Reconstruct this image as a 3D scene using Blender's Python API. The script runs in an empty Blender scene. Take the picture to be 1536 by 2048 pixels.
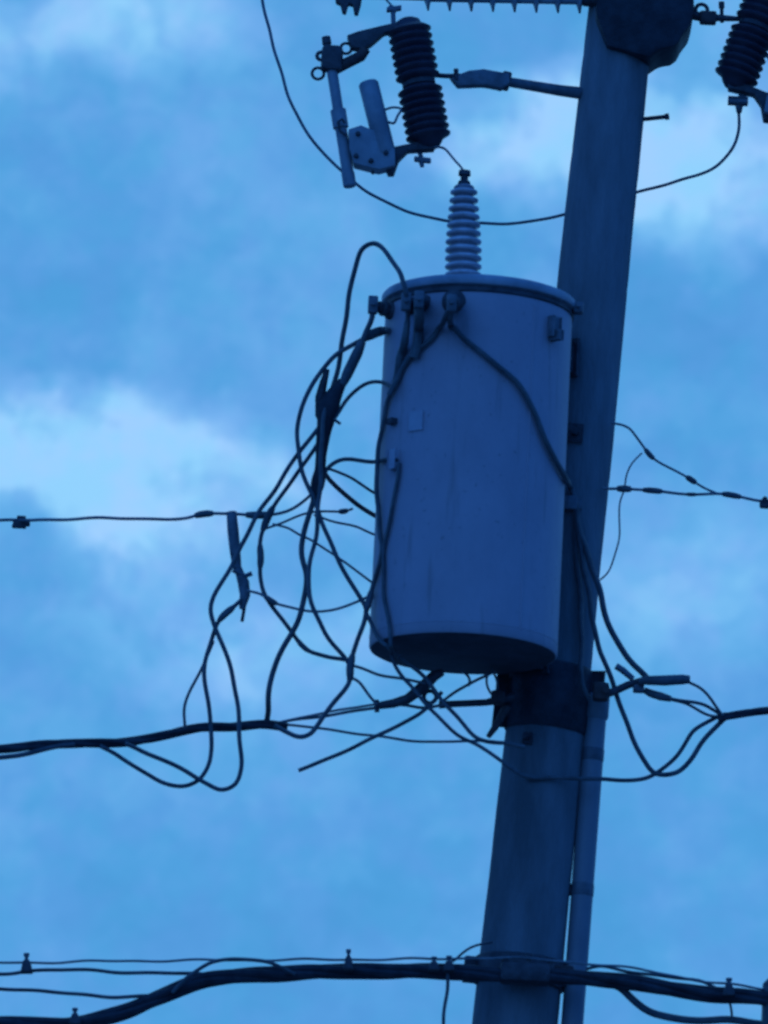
import bpy, bmesh, math, random
from mathutils import Vector, Matrix
random.seed(7)
SC = bpy.context.scene
COL = SC.collection

# ------------------------------------------------------------------ camera
PITCH, ROLL, F, DIST, EYE = math.radians(13.5), math.radians(2.8), 16700.0, 26.0, 1.6
CAM = Vector((0, 0, EYE))
FW = Vector((0, math.cos(PITCH), math.sin(PITCH)))
U0 = Vector((0, -math.sin(PITCH), math.cos(PITCH)))
R0 = Vector((1, 0, 0))
RT = math.cos(ROLL) * R0 + math.sin(ROLL) * U0
UP = -math.sin(ROLL) * R0 + math.cos(ROLL) * U0
cd = bpy.data.cameras.new('camera')
cam = bpy.data.objects.new('camera', cd)
COL.objects.link(cam)
m = Matrix((RT, UP, -FW)).transposed().to_4x4()
m.translation = CAM
cam.matrix_world = m
cd.sensor_fit = 'VERTICAL'
cd.sensor_height = 36
cd.lens = F / 2048 * 36
cd.clip_start = 0.5
cd.clip_end = 6000
cd.dof.use_dof = True                 # the photograph is softly focused
cd.dof.focus_distance = 33.0
cd.dof.aperture_fstop = 7.5
SC.camera = cam
SC.cycles.filter_width = 1.9

def ray(u, v):
    return (FW + RT * ((u - 768) / F) + UP * ((1024 - v) / F)).normalized()
def P(u, v, d=0.0):
    """the point d metres behind the plane of the pole that is seen at (u, v)"""
    r = ray(u, v)
    return CAM + r * ((DIST + d) / r.y)
def S(d=0.0):
    return (DIST + d) / math.cos(PITCH) / F      # metres per photo pixel at that depth

# ------------------------------------------------------------------ world
w = bpy.data.worlds.new('World'); SC.world = w; w.use_nodes = True
N, L = w.node_tree.nodes, w.node_tree.links
N.clear()
SUN_EL, SUN_AZ = math.radians(24), math.radians(205)
def nd(t, **k):
    n = N.new(t)
    for a, b in k.items(): setattr(n, a, b)
    return n
def vmath(op, a, b=None):
    n = nd('ShaderNodeVectorMath', operation=op)
    for i, x in enumerate((a, b)):
        if x is None: continue
        if hasattr(x, 'links'): L.new(x, n.inputs[i])
        else: n.inputs[i].default_value = x
    return n.outputs['Value'] if op in ('LENGTH', 'DOT_PRODUCT') else n.outputs['Vector']
def fmath(op, a, b=None, clamp=False):
    n = nd('ShaderNodeMath', operation=op, use_clamp=clamp)
    for i, x in enumerate((a, b)):
        if x is None: continue
        if hasattr(x, 'links'): L.new(x, n.inputs[i])
        else: n.inputs[i].default_value = x
    return n.outputs[0]
def maprange(x, a, b, c, d_, smooth=True):
    n = nd('ShaderNodeMapRange', interpolation_type='SMOOTHSTEP' if smooth else 'LINEAR')
    L.new(x, n.inputs[0])
    for i, q in enumerate((a, b, c, d_)): n.inputs[i + 1].default_value = q
    return n.outputs[0]
def wnoise(vec, scale, detail, rough, dist=0.0):
    n = nd('ShaderNodeTexNoise', noise_dimensions='3D')
    L.new(vec, n.inputs['Vector'])
    n.inputs['Scale'].default_value = scale; n.inputs['Detail'].default_value = detail
    n.inputs['Roughness'].default_value = rough; n.inputs['Distortion'].default_value = dist
    return n
tc = nd('ShaderNodeTexCoord').outputs['Generated']
sky = nd('ShaderNodeTexSky', sky_type='NISHITA', sun_disc=False)
sky.sun_elevation = SUN_EL; sky.sun_rotation = SUN_AZ
# drifting clouds, as directions in the sky
warp = vmath('MULTIPLY', vmath('SUBTRACT', wnoise(tc, 26, 4, 0.6).outputs['Color'], (0.5, 0.5, 0.5)), (0.022, 0.022, 0.022))
warp2 = vmath('MULTIPLY', vmath('SUBTRACT', wnoise(tc, 110, 4, 0.6).outputs['Color'], (0.5, 0.5, 0.5)), (0.012, 0.012, 0.012))
wd = vmath('ADD', vmath('ADD', tc, warp), warp2)
big = wnoise(wd, 22, 5, 0.55).outputs['Fac']
mid = wnoise(vmath('MULTIPLY', wd, (1.0, 1.0, 1.7)), 75, 6, 0.6).outputs['Fac']
fine = wnoise(tc, 420, 4, 0.7).outputs['Fac']
base = fmath('ADD', fmath('MULTIPLY', fmath('SUBTRACT', big, 0.5), 0.45), fmath('MULTIPLY', fmath('SUBTRACT', mid, 0.5), 0.62))
base = fmath('ADD', base, fmath('MULTIPLY', fmath('SUBTRACT', fine, 0.5), 0.15))
val = fmath('ADD', base, 0.345)
ragged = maprange(wnoise(wd, 60, 6, 0.62).outputs['Fac'], 0.34, 0.56, 0.62, 1.5)
#        u     v   half-width half-height  weight
CLOUDS = [(140, 930, 560, 190, 0.66), (270, 1090, 260, 130, 0.42), (1130, 235, 430, 150, 0.56), (1440, 330, 250, 170, 0.34),
          (300, 40, 330, 150, 0.28), (-20, 130, 110, 120, 0.25), (1420, 1170, 420, 220, 0.26), (480, 1290, 480, 190, 0.24), (300, 1120, 230, 130, 0.22), (1450, 60, 200, 130, 0.15),
          (110, 900, 640, 260, 0.16), (60, 60, 260, 150, 0.14), (340, 30, 300, 150, 0.12), (1180, 240, 520, 200, 0.10), (1400, 900, 420, 250, 0.06), (700, 1950, 1500, 420, -0.14), (1400, 620, 330, 190, -0.14), (930, 480, 260, 120, -0.12)]
for (u, v, a, b, wt) in CLOUDS:
    c = ray(u, v)
    q = vmath('MULTIPLY', vmath('SUBTRACT', wd, tuple(c)), (F / a, F / a, F / b))
    bl = maprange(vmath('LENGTH', q), 0.15, 1.15, wt, 0.0)
    val = fmath('ADD', val, fmath('MULTIPLY', bl, ragged) if wt > 0.2 else bl)
ramp = nd('ShaderNodeValToRGB')
L.new(val, ramp.inputs[0])
er = ramp.color_ramp
er.elements[0].position = 0.0; er.elements[0].color = (0.066, 0.295, 0.650, 1)
er.elements[1].position = 1.0; er.elements[1].color = (0.330, 0.640, 1.000, 1)
e = er.elements.new(0.30); e.color = (0.094, 0.350, 0.740, 1)
e = er.elements.new(0.60); e.color = (0.170, 0.450, 0.860, 1)
# dusk: brightest ahead; blue behind the camera raised to light the near sides
front = maprange(vmath('DOT_PRODUCT', tc, tuple(FW)), 0.2, 0.98, 0.0, 1.0)
# faint drift of hue between teal and lavender through the cloud
hue = maprange(wnoise(tc, 150, 4, 0.6).outputs['Fac'], 0.35, 0.65, 0.0, 1.0)
hm = nd('ShaderNodeMix', data_type='RGBA'); L.new(hue, hm.inputs[0])
hm.inputs[6].default_value = (0.90, 1.03, 0.985, 1); hm.inputs[7].default_value = (1.09, 1.0, 1.01, 1)
near = vmath('MULTIPLY', ramp.outputs[0], hm.outputs[2])
bk_ = nd('ShaderNodeMix', data_type='RGBA'); L.new(front, bk_.inputs[0])
bk_.inputs[6].default_value = (0.022, 0.185, 0.80, 1); L.new(near, bk_.inputs[7])
cl = vmath('SCALE', bk_.outputs[2]); cl.node.inputs['Scale'].default_value = 1.0
tint = vmath('MULTIPLY', sky.outputs[0], (0.02, 0.09, 0.21))
mix = nd('ShaderNodeMix', data_type='RGBA')
mix.inputs[0].default_value = 0.96
L.new(tint, mix.inputs[6]); L.new(cl, mix.inputs[7])
up = nd('ShaderNodeSeparateXYZ'); L.new(tc, up.inputs[0])
hor = maprange(up.outputs[2], -0.06, 0.02, 0.05, 1.0)
fin = vmath('SCALE', mix.outputs[2]); L.new(hor, fin.node.inputs['Scale'])
BG = nd('ShaderNodeBackground'); L.new(fin, BG.inputs[0]); BG.inputs[1].default_value = 1.0
L.new(BG.outputs[0], nd('ShaderNodeOutputWorld').inputs[0])

# ------------------------------------------------------------------ sun (behind the clouds)
sd = bpy.data.lights.new('sun', 'SUN'); sd.energy = 0.22; sd.angle = math.radians(35); sd.color = (0.10, 0.38, 1.0)
so = bpy.data.objects.new('sun', sd); COL.objects.link(so)
sv = Vector((math.sin(SUN_AZ) * math.cos(SUN_EL), math.cos(SUN_AZ) * math.cos(SUN_EL), math.sin(SUN_EL)))
so.rotation_euler = (-sv).to_track_quat('-Z', 'Y').to_euler()
SC.view_settings.view_transform = 'Standard'
SC.view_settings.look = 'None'
SC.view_settings.exposure = 0.0
SC.view_settings.gamma = 1.0

# ------------------------------------------------------------------ materials
def mat(name, c0, c1, scale=6.0, rough=0.6, metal=0.0, bump=0.2, bscale=60.0, stretch=(1, 1, 1), spec=0.5, lo=0.35, hi=0.65):
    mt = bpy.data.materials.new(name); mt.use_nodes = True
    n, l = mt.node_tree.nodes, mt.node_tree.links
    b = n['Principled BSDF']
    tx = n.new('ShaderNodeTexCoord'); mp = n.new('ShaderNodeMapping'); mp.inputs['Scale'].default_value = stretch
    l.new(tx.outputs['Object'], mp.inputs[0])
    a = n.new('ShaderNodeTexNoise'); a.inputs['Scale'].default_value = scale; a.inputs['Detail'].default_value = 8; a.inputs['Roughness'].default_value = 0.65
    l.new(mp.outputs[0], a.inputs['Vector'])
    r = n.new('ShaderNodeValToRGB')
    r.color_ramp.elements[0].position = lo; r.color_ramp.elements[0].color = (*c0, 1)
    r.color_ramp.elements[1].position = hi; r.color_ramp.elements[1].color = (*c1, 1)
    l.new(a.outputs['Fac'], r.inputs[0]); l.new(r.outputs[0], b.inputs['Base Color'])
    b.inputs['Roughness'].default_value = rough; b.inputs['Metallic'].default_value = metal
    b.inputs['Specular IOR Level'].default_value = spec
    c = n.new('ShaderNodeTexNoise'); c.inputs['Scale'].default_value = bscale; c.inputs['Detail'].default_value = 5
    l.new(mp.outputs[0], c.inputs['Vector'])
    bm_ = n.new('ShaderNodeBump'); bm_.inputs['Strength'].default_value = bump; bm_.inputs['Distance'].default_value = 0.01
    l.new(c.outputs['Fac'], bm_.inputs['Height']); l.new(bm_.outputs[0], b.inputs['Normal'])
    return mt
M = {
 'concrete': mat('weathered_concrete', (0.12, 0.125, 0.13), (0.25, 0.25, 0.26), 5, 0.9, 0, 0.5, 70, (1, 1, 0.22), 0.2),
 'conduit': mat('grey_plastic_pipe', (0.17, 0.17, 0.19), (0.25, 0.25, 0.27), 5, 0.5, 0, 0.1, 40, (1, 1, 0.3)),
 'paint': mat('grey_tank_paint', (0.40, 0.315, 0.345), (0.46, 0.36, 0.39), 6.5, 0.55, 0, 0.12, 30, (1, 1, 0.6), 0.35),
 'lid': mat('weathered_lid_paint', (0.26, 0.25, 0.28), (0.42, 0.40, 0.43), 9, 0.5, 0, 0.2, 40),
 'under': mat('shaded_underside', (0.045, 0.038, 0.046), (0.09, 0.07, 0.085), 9, 0.8, 0, 0.4, 50),  # tank bottom coloured dark for the shade it sits in
 'bushing': mat('grey_glaze', (0.50, 0.40, 0.40), (0.88, 0.70, 0.70), 22, 0.28, 0, 0.1, 40),
 'porcelain': mat('brown_glaze', (0.040, 0.030, 0.045), (0.085, 0.06, 0.075), 12, 0.45, 0, 0.15, 40, (1, 1, 1), 0.25),
 'steel': mat('galvanised_steel', (0.10, 0.10, 0.11), (0.20, 0.20, 0.22), 18, 0.55, 0.3, 0.3, 70),
 'darksteel': mat('weathered_dark_steel', (0.035, 0.030, 0.036), (0.10, 0.08, 0.085), 18, 0.6, 0.2, 0.4, 70),
 'brown': mat('rusty_steel', (0.05, 0.03, 0.03), (0.14, 0.075, 0.065), 20, 0.7, 0.1, 0.4, 70),
 'tube': mat('fuse_tube_fibre', (0.20, 0.20, 0.22), (0.32, 0.32, 0.34), 12, 0.5, 0, 0.1, 50),
 'rubber': mat('black_cable_sheath', (0.06, 0.064, 0.07), (0.13, 0.132, 0.14), 16, 0.5, 0, 0.25, 90, (1, 1, 1), 0.35),
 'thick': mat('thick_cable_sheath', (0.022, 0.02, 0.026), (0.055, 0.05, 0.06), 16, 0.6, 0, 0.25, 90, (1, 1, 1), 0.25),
 'wire': mat('weathered_bare_wire', (0.13, 0.13, 0.14), (0.26, 0.26, 0.27), 30, 0.55, 0.3, 0.3, 120),
 'plate': mat('pale_name_plate', (0.42, 0.35, 0.38), (0.50, 0.42, 0.45), 26, 0.5, 0, 0.1, 40),
 'pavement': mat('pale_pavement', (0.17, 0.165, 0.16), (0.27, 0.265, 0.26), 0.6, 0.9, 0, 0.4, 8),
}

# shade painted into the grooves between the bushing's ribs (period and start are set where the bushing is built)
def groove_shade(z0, per):
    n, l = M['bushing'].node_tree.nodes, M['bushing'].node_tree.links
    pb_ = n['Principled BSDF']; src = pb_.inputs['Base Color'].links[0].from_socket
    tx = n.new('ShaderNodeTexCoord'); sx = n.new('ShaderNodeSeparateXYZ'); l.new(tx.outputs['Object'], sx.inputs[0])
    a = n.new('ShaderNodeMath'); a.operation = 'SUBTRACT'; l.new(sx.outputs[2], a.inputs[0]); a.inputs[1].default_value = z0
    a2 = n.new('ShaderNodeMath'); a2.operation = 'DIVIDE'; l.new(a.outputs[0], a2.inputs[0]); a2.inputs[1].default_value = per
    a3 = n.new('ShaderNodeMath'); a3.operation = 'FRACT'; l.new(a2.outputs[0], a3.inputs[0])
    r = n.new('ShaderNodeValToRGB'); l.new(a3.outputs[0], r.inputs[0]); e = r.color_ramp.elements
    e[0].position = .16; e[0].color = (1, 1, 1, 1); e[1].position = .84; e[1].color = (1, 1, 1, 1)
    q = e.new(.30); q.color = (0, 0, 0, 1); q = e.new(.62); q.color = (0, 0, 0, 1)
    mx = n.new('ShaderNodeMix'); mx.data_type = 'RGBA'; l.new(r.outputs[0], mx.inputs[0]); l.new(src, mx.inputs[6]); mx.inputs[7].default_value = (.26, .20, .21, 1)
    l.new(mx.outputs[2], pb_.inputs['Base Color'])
# thin rust runs in the tank paint
n, l = M['paint'].node_tree.nodes, M['paint'].node_tree.links
pb_ = n['Principled BSDF']; src = pb_.inputs['Base Color'].links[0].from_socket
tx = n.new('ShaderNodeTexCoord'); mp = n.new('ShaderNodeMapping'); mp.inputs['Scale'].default_value = (1, 1, 0.09); l.new(tx.outputs['Object'], mp.inputs[0])
st_ = n.new('ShaderNodeTexNoise'); st_.inputs['Scale'].default_value = 30; st_.inputs['Detail'].default_value = 6; l.new(mp.outputs[0], st_.inputs['Vector'])
ra_ = n.new('ShaderNodeValToRGB'); ra_.color_ramp.elements[0].position = .60; ra_.color_ramp.elements[0].color = (0, 0, 0, 1); ra_.color_ramp.elements[1].position = .72; ra_.color_ramp.elements[1].color = (.28, .28, .28, 1); l.new(st_.outputs['Fac'], ra_.inputs[0])
sp_ = n.new('ShaderNodeTexNoise'); sp_.inputs['Scale'].default_value = 55; sp_.inputs['Detail'].default_value = 5; l.new(tx.outputs['Object'], sp_.inputs['Vector'])
rb_ = n.new('ShaderNodeValToRGB'); rb_.color_ramp.elements[0].position = .66; rb_.color_ramp.elements[0].color = (0, 0, 0, 1); rb_.color_ramp.elements[1].position = .70; rb_.color_ramp.elements[1].color = (.35, .35, .35, 1); l.new(sp_.outputs['Fac'], rb_.inputs[0])
mx0 = n.new('ShaderNodeMath'); mx0.operation = 'MAXIMUM'; l.new(ra_.outputs[0], mx0.inputs[0]); l.new(rb_.outputs[0], mx0.inputs[1])
mx_ = n.new('ShaderNodeMix'); mx_.data_type = 'RGBA'; l.new(mx0.outputs[0], mx_.inputs[0]); l.new(src, mx_.inputs[6]); mx_.inputs[7].default_value = (0.16, 0.10, 0.08, 1); l.new(mx_.outputs[2], pb_.inputs['Base Color'])

# ------------------------------------------------------------------ mesh helpers
class MB:
    def __init__(s): s.v, s.f = [], []
    def _ring_skin(s, rings, closed_ends=True):
        k = len(rings[0]); o = len(s.v)
        for r in rings: s.v.extend(r)
        for i in range(len(rings) - 1):
            for j in range(k):
                a = o + i * k + j; b = o + i * k + (j + 1) % k
                s.f.append((a, b, b + k, a + k))
        if closed_ends:
            s.f.append(tuple(o + j for j in reversed(range(k))))
            q = o + (len(rings) - 1) * k
            s.f.append(tuple(q + j for j in range(k)))
    def tube(s, pts, r, sides=10):
        n = len(pts)
        rr = r if isinstance(r, (list, tuple)) else [r] * n
        t = (pts[1] - pts[0]).normalized()
        a = t.orthogonal().normalized(); rings = []
        for i, p in enumerate(pts):
            q = (pts[min(i + 1, n - 1)] - pts[max(i - 1, 0)])
            t2 = q.normalized() if q.length > 1e-9 else t
            a = (a - t2 * a.dot(t2)); a = a.normalized() if a.length > 1e-6 else t2.orthogonal().normalized()
            b = t2.cross(a); t = t2
            rings.append([p + (a * math.cos(2 * math.pi * j / sides) + b * math.sin(2 * math.pi * j / sides)) * rr[i] for j in range(sides)])
        s._ring_skin(rings); return s
    def lathe(s, a, b, prof, sides=32):
        """profile [(t 0..1 or beyond, radius)] turned about the line a-b"""
        ax = (b - a); x = ax.normalized().orthogonal().normalized(); y = ax.normalized().cross(x)
        s._ring_skin([[a + ax * t + (x * math.cos(2 * math.pi * j / sides) + y * math.sin(2 * math.pi * j / sides)) * max(r, 1e-4) for j in range(sides)] for t, r in prof]); return s
    def box(s, c, ax, ay, az, bev=0.12):
        """ax, ay, az are half-size vectors"""
        bm = bmesh.new(); bmesh.ops.create_cube(bm, size=2)
        for q in bm.verts: q.co = c + ax * q.co.x + ay * q.co.y + az * q.co.z
        if bev: bmesh.ops.bevel(bm, geom=bm.edges[:], offset=bev * min(ax.length, ay.length, az.length) * 2, segments=2, affect='EDGES', profile=0.6)
        s.add_bm(bm); return s
    def add_bm(s, bm):
        bmesh.ops.recalc_face_normals(bm, faces=bm.faces[:])
        o = len(s.v); bm.verts.index_update()
        s.v.extend(q.co.copy() for q in bm.verts)
        s.f.extend(tuple(o + q.index for q in f.verts) for f in bm.faces); bm.free()
    def plate(s, uv, d, thick, bev=0.004):
        """a bracket whose outline is given as it is seen from the front, with its real thickness"""
        bm = bmesh.new()
        fr = [bm.verts.new(P(u, v, d)) for u, v in uv]
        f = bm.faces.new(fr)
        ex = bmesh.ops.extrude_face_region(bm, geom=[f])
        for q in ex['geom']:
            if isinstance(q, bmesh.types.BMVert): q.co.y += thick
        bmesh.ops.recalc_face_normals(bm, faces=bm.faces[:])
        if bev: bmesh.ops.bevel(bm, geom=bm.edges[:], offset=bev, segments=2, affect='EDGES', profile=0.6, clamp_overlap=True)
        s.add_bm(bm); return s
    def ring(s, c, nrm, R, r, seg=24, sides=8):
        x = nrm.orthogonal().normalized(); y = nrm.normalized().cross(x); o = len(s.v)
        for i in range(seg):
            e = x * math.cos(2 * math.pi * i / seg) + y * math.sin(2 * math.pi * i / seg)
            for j in range(sides):
                t = 2 * math.pi * j / sides
                s.v.append(c + e * (R + r * math.cos(t)) + nrm.normalized() * (r * math.sin(t)))
        for i in range(seg):
            for j in range(sides):
                a = o + i * sides + j; b = o + i * sides + (j + 1) % sides
                c2 = o + ((i + 1) % seg) * sides + (j + 1) % sides; d2 = o + ((i + 1) % seg) * sides + j
                s.f.append((a, d2, c2, b))
        return s
    def build(s, name, material, parent=None, sharp=40):
        me = bpy.data.meshes.new(name)
        org = Vector(parent['_o']) if parent is not None and '_o' in parent else (s.v[0].copy() if parent is None else Vector((0, 0, 0)))
        me.from_pydata([tuple(q - org) for q in s.v], [], s.f); me.update()
        bm = bmesh.new(); bm.from_mesh(me); bmesh.ops.recalc_face_normals(bm, faces=bm.faces[:]); bm.to_mesh(me); bm.free()
        for p in me.polygons: p.use_smooth = True
        me.set_sharp_from_angle(angle=math.radians(sharp))
        me.materials.append(M[material])
        o = bpy.data.objects.new(name, me); COL.objects.link(o)
        if parent is None: o.location = org
        else: o.parent = parent
        o['_o'] = tuple(org)
        return o
def thing(name, label, cat, loc, group=None):
    o = bpy.data.objects.new(name, None); COL.objects.link(o)
    o.location = loc; o['_o'] = tuple(loc); o.empty_display_size = 0.1
    return tag(o, label, cat, group)
def tag(o, label, cat, group=None):
    o['label'] = label; o['category'] = cat
    if group: o['group'] = group
    return o
X, Y, Z = Vector((1, 0, 0)), Vector((0, 1, 0)), Vector((0, 0, 1))

# ------------------------------------------------------------------ ground
g = MB(); g.v = [Vector((-3000, -3000, 0)), Vector((3000, -3000, 0)), Vector((3000, 3000, 0)), Vector((-3000, 3000, 0))]; g.f = [(0, 1, 2, 3)]
go = g.build('ground', 'pavement'); go['kind'] = 'structure'

# ------------------------------------------------------------------ pole
def pole_l(v): return 1178 - 0.1133 * v
def pole_r(v): return 1311 - 0.0966 * v
pa = P((pole_l(0) + pole_r(0)) / 2, 0); ra = (pole_r(0) - pole_l(0)) / 2 * S()
pb = P((pole_l(2048) + pole_r(2048)) / 2, 2048); rb = (pole_r(2048) - pole_l(2048)) / 2 * S()
def pole_at(z):
    t = (z - pa.z) / (pb.z - pa.z)
    return pa + (pb - pa) * t, ra + (rb - ra) * t
zt = pa.z + 2.2
ptop, rtop = pole_at(zt); pbot, rbot = pole_at(-0.3)
pole = thing('utility_pole', 'grey concrete utility pole leaning slightly right, carrying the transformer and all its cables', 'utility pole', pole_at(0)[0])
sh = MB()
bm = [(i / 60, rbot + (rtop - rbot) * i / 60) for i in range(61)]
bm = [(i / 420, rbot + (rtop - rbot) * i / 420) for i in range(421)]
sh.lathe(pbot, ptop, bm, 48)
from mathutils import noise
for i, q in enumerate(sh.v):
    c, r = pole_at(q.z); dq = q - c; dq.z = 0
    k = noise.fractal(Vector((q.x * 9, q.y * 9, q.z * 2.2)), 1.0, 2.0, 5) * .0022
    k -= max(0, noise.noise(Vector((q.x * 30, q.y * 30, q.z * 16))) - .45) * .014        # chips and pits
    sh.v[i] = q + dq.normalized() * k
shaft = sh.build('shaft', 'concrete', pole)
def pole_pt(v, ang, extra=0.0):
    """point on the pole's skin at photo height v; ang 0 faces the camera, positive turns right"""
    z = P((pole_l(v) + pole_r(v)) / 2, v).z
    c, r = pole_at(z)
    return c + Vector((math.sin(ang), -math.cos(ang), 0)) * (r + extra)
AXP = (ptop - pbot).normalized()
def band(v, h, extra=0.006, name='steel_band', mt='darksteel', tabs=True):
    z = P((pole_l(v) + pole_r(v)) / 2, v).z; c, r = pole_at(z)
    b = MB(); b.lathe(c - AXP * h / 2, c + AXP * h / 2, [(0, r + extra * .3), (0.05, r + extra), (0.95, r + extra), (1, r + extra * .3)], 40)
    for a in ((-1.35, 1.35) if tabs else ()):
        p = c + Vector((math.sin(a), -math.cos(a), 0)) * (r + 0.02)
        o = Vector((math.sin(a), -math.cos(a), 0))
        b.box(p, o * 0.028, o.cross(AXP).normalized() * 0.008, AXP * h * 0.45)
        b.lathe(p + o * .012 - o.cross(AXP) * 0.03, p + o * .012 + o.cross(AXP) * 0.03, [(0, .008), (1, .008)], 8)
    return b.build(name, mt, pole)
band(1402, 0.215, 0.010, 'shade_collar', 'thick'); band(1948, 0.09, 0.012)  # upper band made tall and near-black to stand in for shade under the tank
b = MB(); a0 = pole_pt(238, 1.5, -0.02)
b.tube([a0, P(1337, 233, -0.03)], S() * 4.5, 10); b.lathe(P(1330, 234, -.03), P(1338, 232.6, -.03), [(0, S() * 6.5), (1, S() * 6.5)], 6)
b.build('step_bolt', 'darksteel', pole)
for v, a, hs in ((885, -0.05, 0.024), (1494, -0.42, 0.014)):
    p = pole_pt(v, a, 0.004); o = Vector((math.sin(a), -math.cos(a), 0)); t = o.cross(AXP).normalized()
    b = MB(); b.box(p, t * hs, o * 0.008, AXP * hs * 1.2); b.lathe(p, p + o * 0.035, [(0, hs * .5), (1, hs * .5)], 6)
    b.build('through_bolt', 'darksteel', pole)

# bulky bracket at the head of the picture
brk = thing('mounting_bracket', 'bulky dark bracket with rounded lower corner clamped to the pole beside the right cutout', 'bracket', P(1300, 40, -0.05))
b = MB(); b.plate([(1196, -110), (1384, -110), (1389, 20), (1382, 48), (1366, 68), (1359, 84), (1346, 93), (1322, 97), (1298, 114), (1214, 92), (1192, 30)], -0.135, 0.23, 0.035)
b.build('housing', 'thick', brk)
b = MB(); c = P(1290, -24, -0.14); b.lathe(c + Y * .01, c - Y * .025, [(0, .016), (1, .015)], 6); b.build('bolt', 'darksteel', brk)
# arm from the bracket to the right cutout
b = MB(); b.tube([P(1375, 30, -.06), P(1400, 33, -.06), P(1440, 36, -.07), P(1482, 38, -.08)], [S() * 8, S() * 10, S() * 7, S() * 5], 10)
arm2 = tag(b.build('cutout_arm', 'darksteel'), 'short dark steel arm joining the bulky bracket to the right cutout', 'bracket arm')
b = MB(); b.box(P(1416, 36, -.065), X * S() * 17, Y * 0.02, Z * S() * 13, 0.2); b.build('clamp', 'brown', arm2)
b = MB(); b.ring(P(1403, 20, -.065), Y, S() * 12, S() * 4); b.build('eye', 'darksteel', arm2)
b = MB(); b.lathe(P(1443, 4, -.07), P(1444, 45, -.07), [(0, S() * 6), (.3, S() * 6), (.3, S() * 4), (1, S() * 4)], 8); b.build('bolt', 'darksteel', arm2)

# ------------------------------------------------------------------ riser conduit beside the pole
def con_c(v):
    return P(1191.8 - 0.0755 * (v - 1420), v, -0.02)
c0 = con_c(1405); cdir = (con_c(2048) - con_c(1405)).normalized()
clen = (c0.z + 0.2) / -cdir.z
c1 = c0 + cdir * clen
con = thing('riser_conduit', 'pale grey riser pipe strapped along the right side of the concrete pole', 'conduit', c0)
b = MB(); rc = S() * 22
b.lathe(c0, c1, [(0, rc * .8), (0.0006, rc)] + [(i / 30, rc) for i in range(1, 31)], 24); b.build('pipe', 'conduit', con)
b = MB(); b.lathe(con_c(1388), con_c(1440), [(0, rc * .7), (.1, rc * 1.18), (.9, rc * 1.18), (1, rc * 1.0)], 24); b.build('end_cap', 'conduit', con)
for v in (1510, 1780):
    c = con_c(v); b = MB(); b.lathe(c - cdir * .02, c + cdir * .02, [(0, rc * 1.02), (.1, rc * 1.05), (.9, rc * 1.05), (1, rc * 1.02)], 24)
    pc, pr = pole_at(c.z); b.box((c + pc) / 2 + X * .02, X * (c - pc).length * .35, Y * .006, AXP * .018)
    b.build('strap', 'steel', con)

# ------------------------------------------------------------------ transformer
TD = -0.36
tb, tt = P(925, 1306, TD), P(959, 622, TD)
TX, TY = (tb.x + tt.x) / 2, tb.y
ZB, ZT = tb.z, tt.z
RT_ = 188 * S(TD)
TC = lambda z: Vector((TX, TY, z))
tr = thing('transformer', 'large grey cylindrical pole transformer with one ribbed bushing standing on its lid', 'transformer', TC(ZB))
H = ZT - ZB
b = MB()
b.lathe(TC(ZB), TC(ZT), [(0.0, RT_ - .018), (0.0, RT_ - .004), (0.006, RT_)] + [(i / 24, RT_) for i in range(1, 24)] + [(0.985, RT_), (1.0, RT_ - .004)], 72)
tank = b.build('tank', 'paint', tr)
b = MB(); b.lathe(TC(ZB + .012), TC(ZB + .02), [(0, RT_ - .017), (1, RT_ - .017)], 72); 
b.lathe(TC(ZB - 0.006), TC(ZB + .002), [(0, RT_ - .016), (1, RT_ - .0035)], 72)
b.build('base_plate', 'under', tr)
b = MB(); b.ring(TC(ZB + .035), Z, RT_ - .001, .0022, 96, 8)
sa = Vector((math.sin(.62), -math.cos(.62), 0)); b.tube([TC(ZB + .03 + (H - .07) * i / 20) + sa * (RT_ - .0005) for i in range(21)], .0032, 8)
b.build('weld_seam', 'paint', tank)
RL = 197 * S(TD)
b = MB()
lp = [(0.0, RT_ * .98), (0.0, RL - .012), (.10, RL - .002), (.22, RL), (.55, RL), (.72, RL - .006), (.85, RL - .022), (1.0, RL - .06), (1.5, RL * .55), (1.72, RL * .2), (1.75, 0.001)]
b.lathe(TC(ZT + .004), TC(ZT + .004) + Z * .046, lp, 72); lid = b.build('lid', 'lid', tr)
b = MB(); b.lathe(TC(ZT - .026), TC(ZT + .006), [(0.3, RT_ + .001), (.4, RT_ + .005), (.85, RT_ + .005), (1, RT_ + .001)], 72); b.build('dark_lid_band', 'darksteel', lid)  # dark band round the wall just below the lid
def tank_pt(u, v, out=0.0):
    """point on the tank's wall seen at (u, v)"""
    p = P(u, v, TD); dx = max(-0.999 * RT_, min(0.999 * RT_, p.x - TX))
    nrm = Vector((dx / RT_, -math.sqrt(1 - (dx / RT_) ** 2), 0))
    q = TC(0) + nrm * (RT_ + out)
    k = q.y / p.y
    z = CAM.z + (p.z - CAM.z) * k
    return Vector((q.x, q.y, z)), nrm
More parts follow.
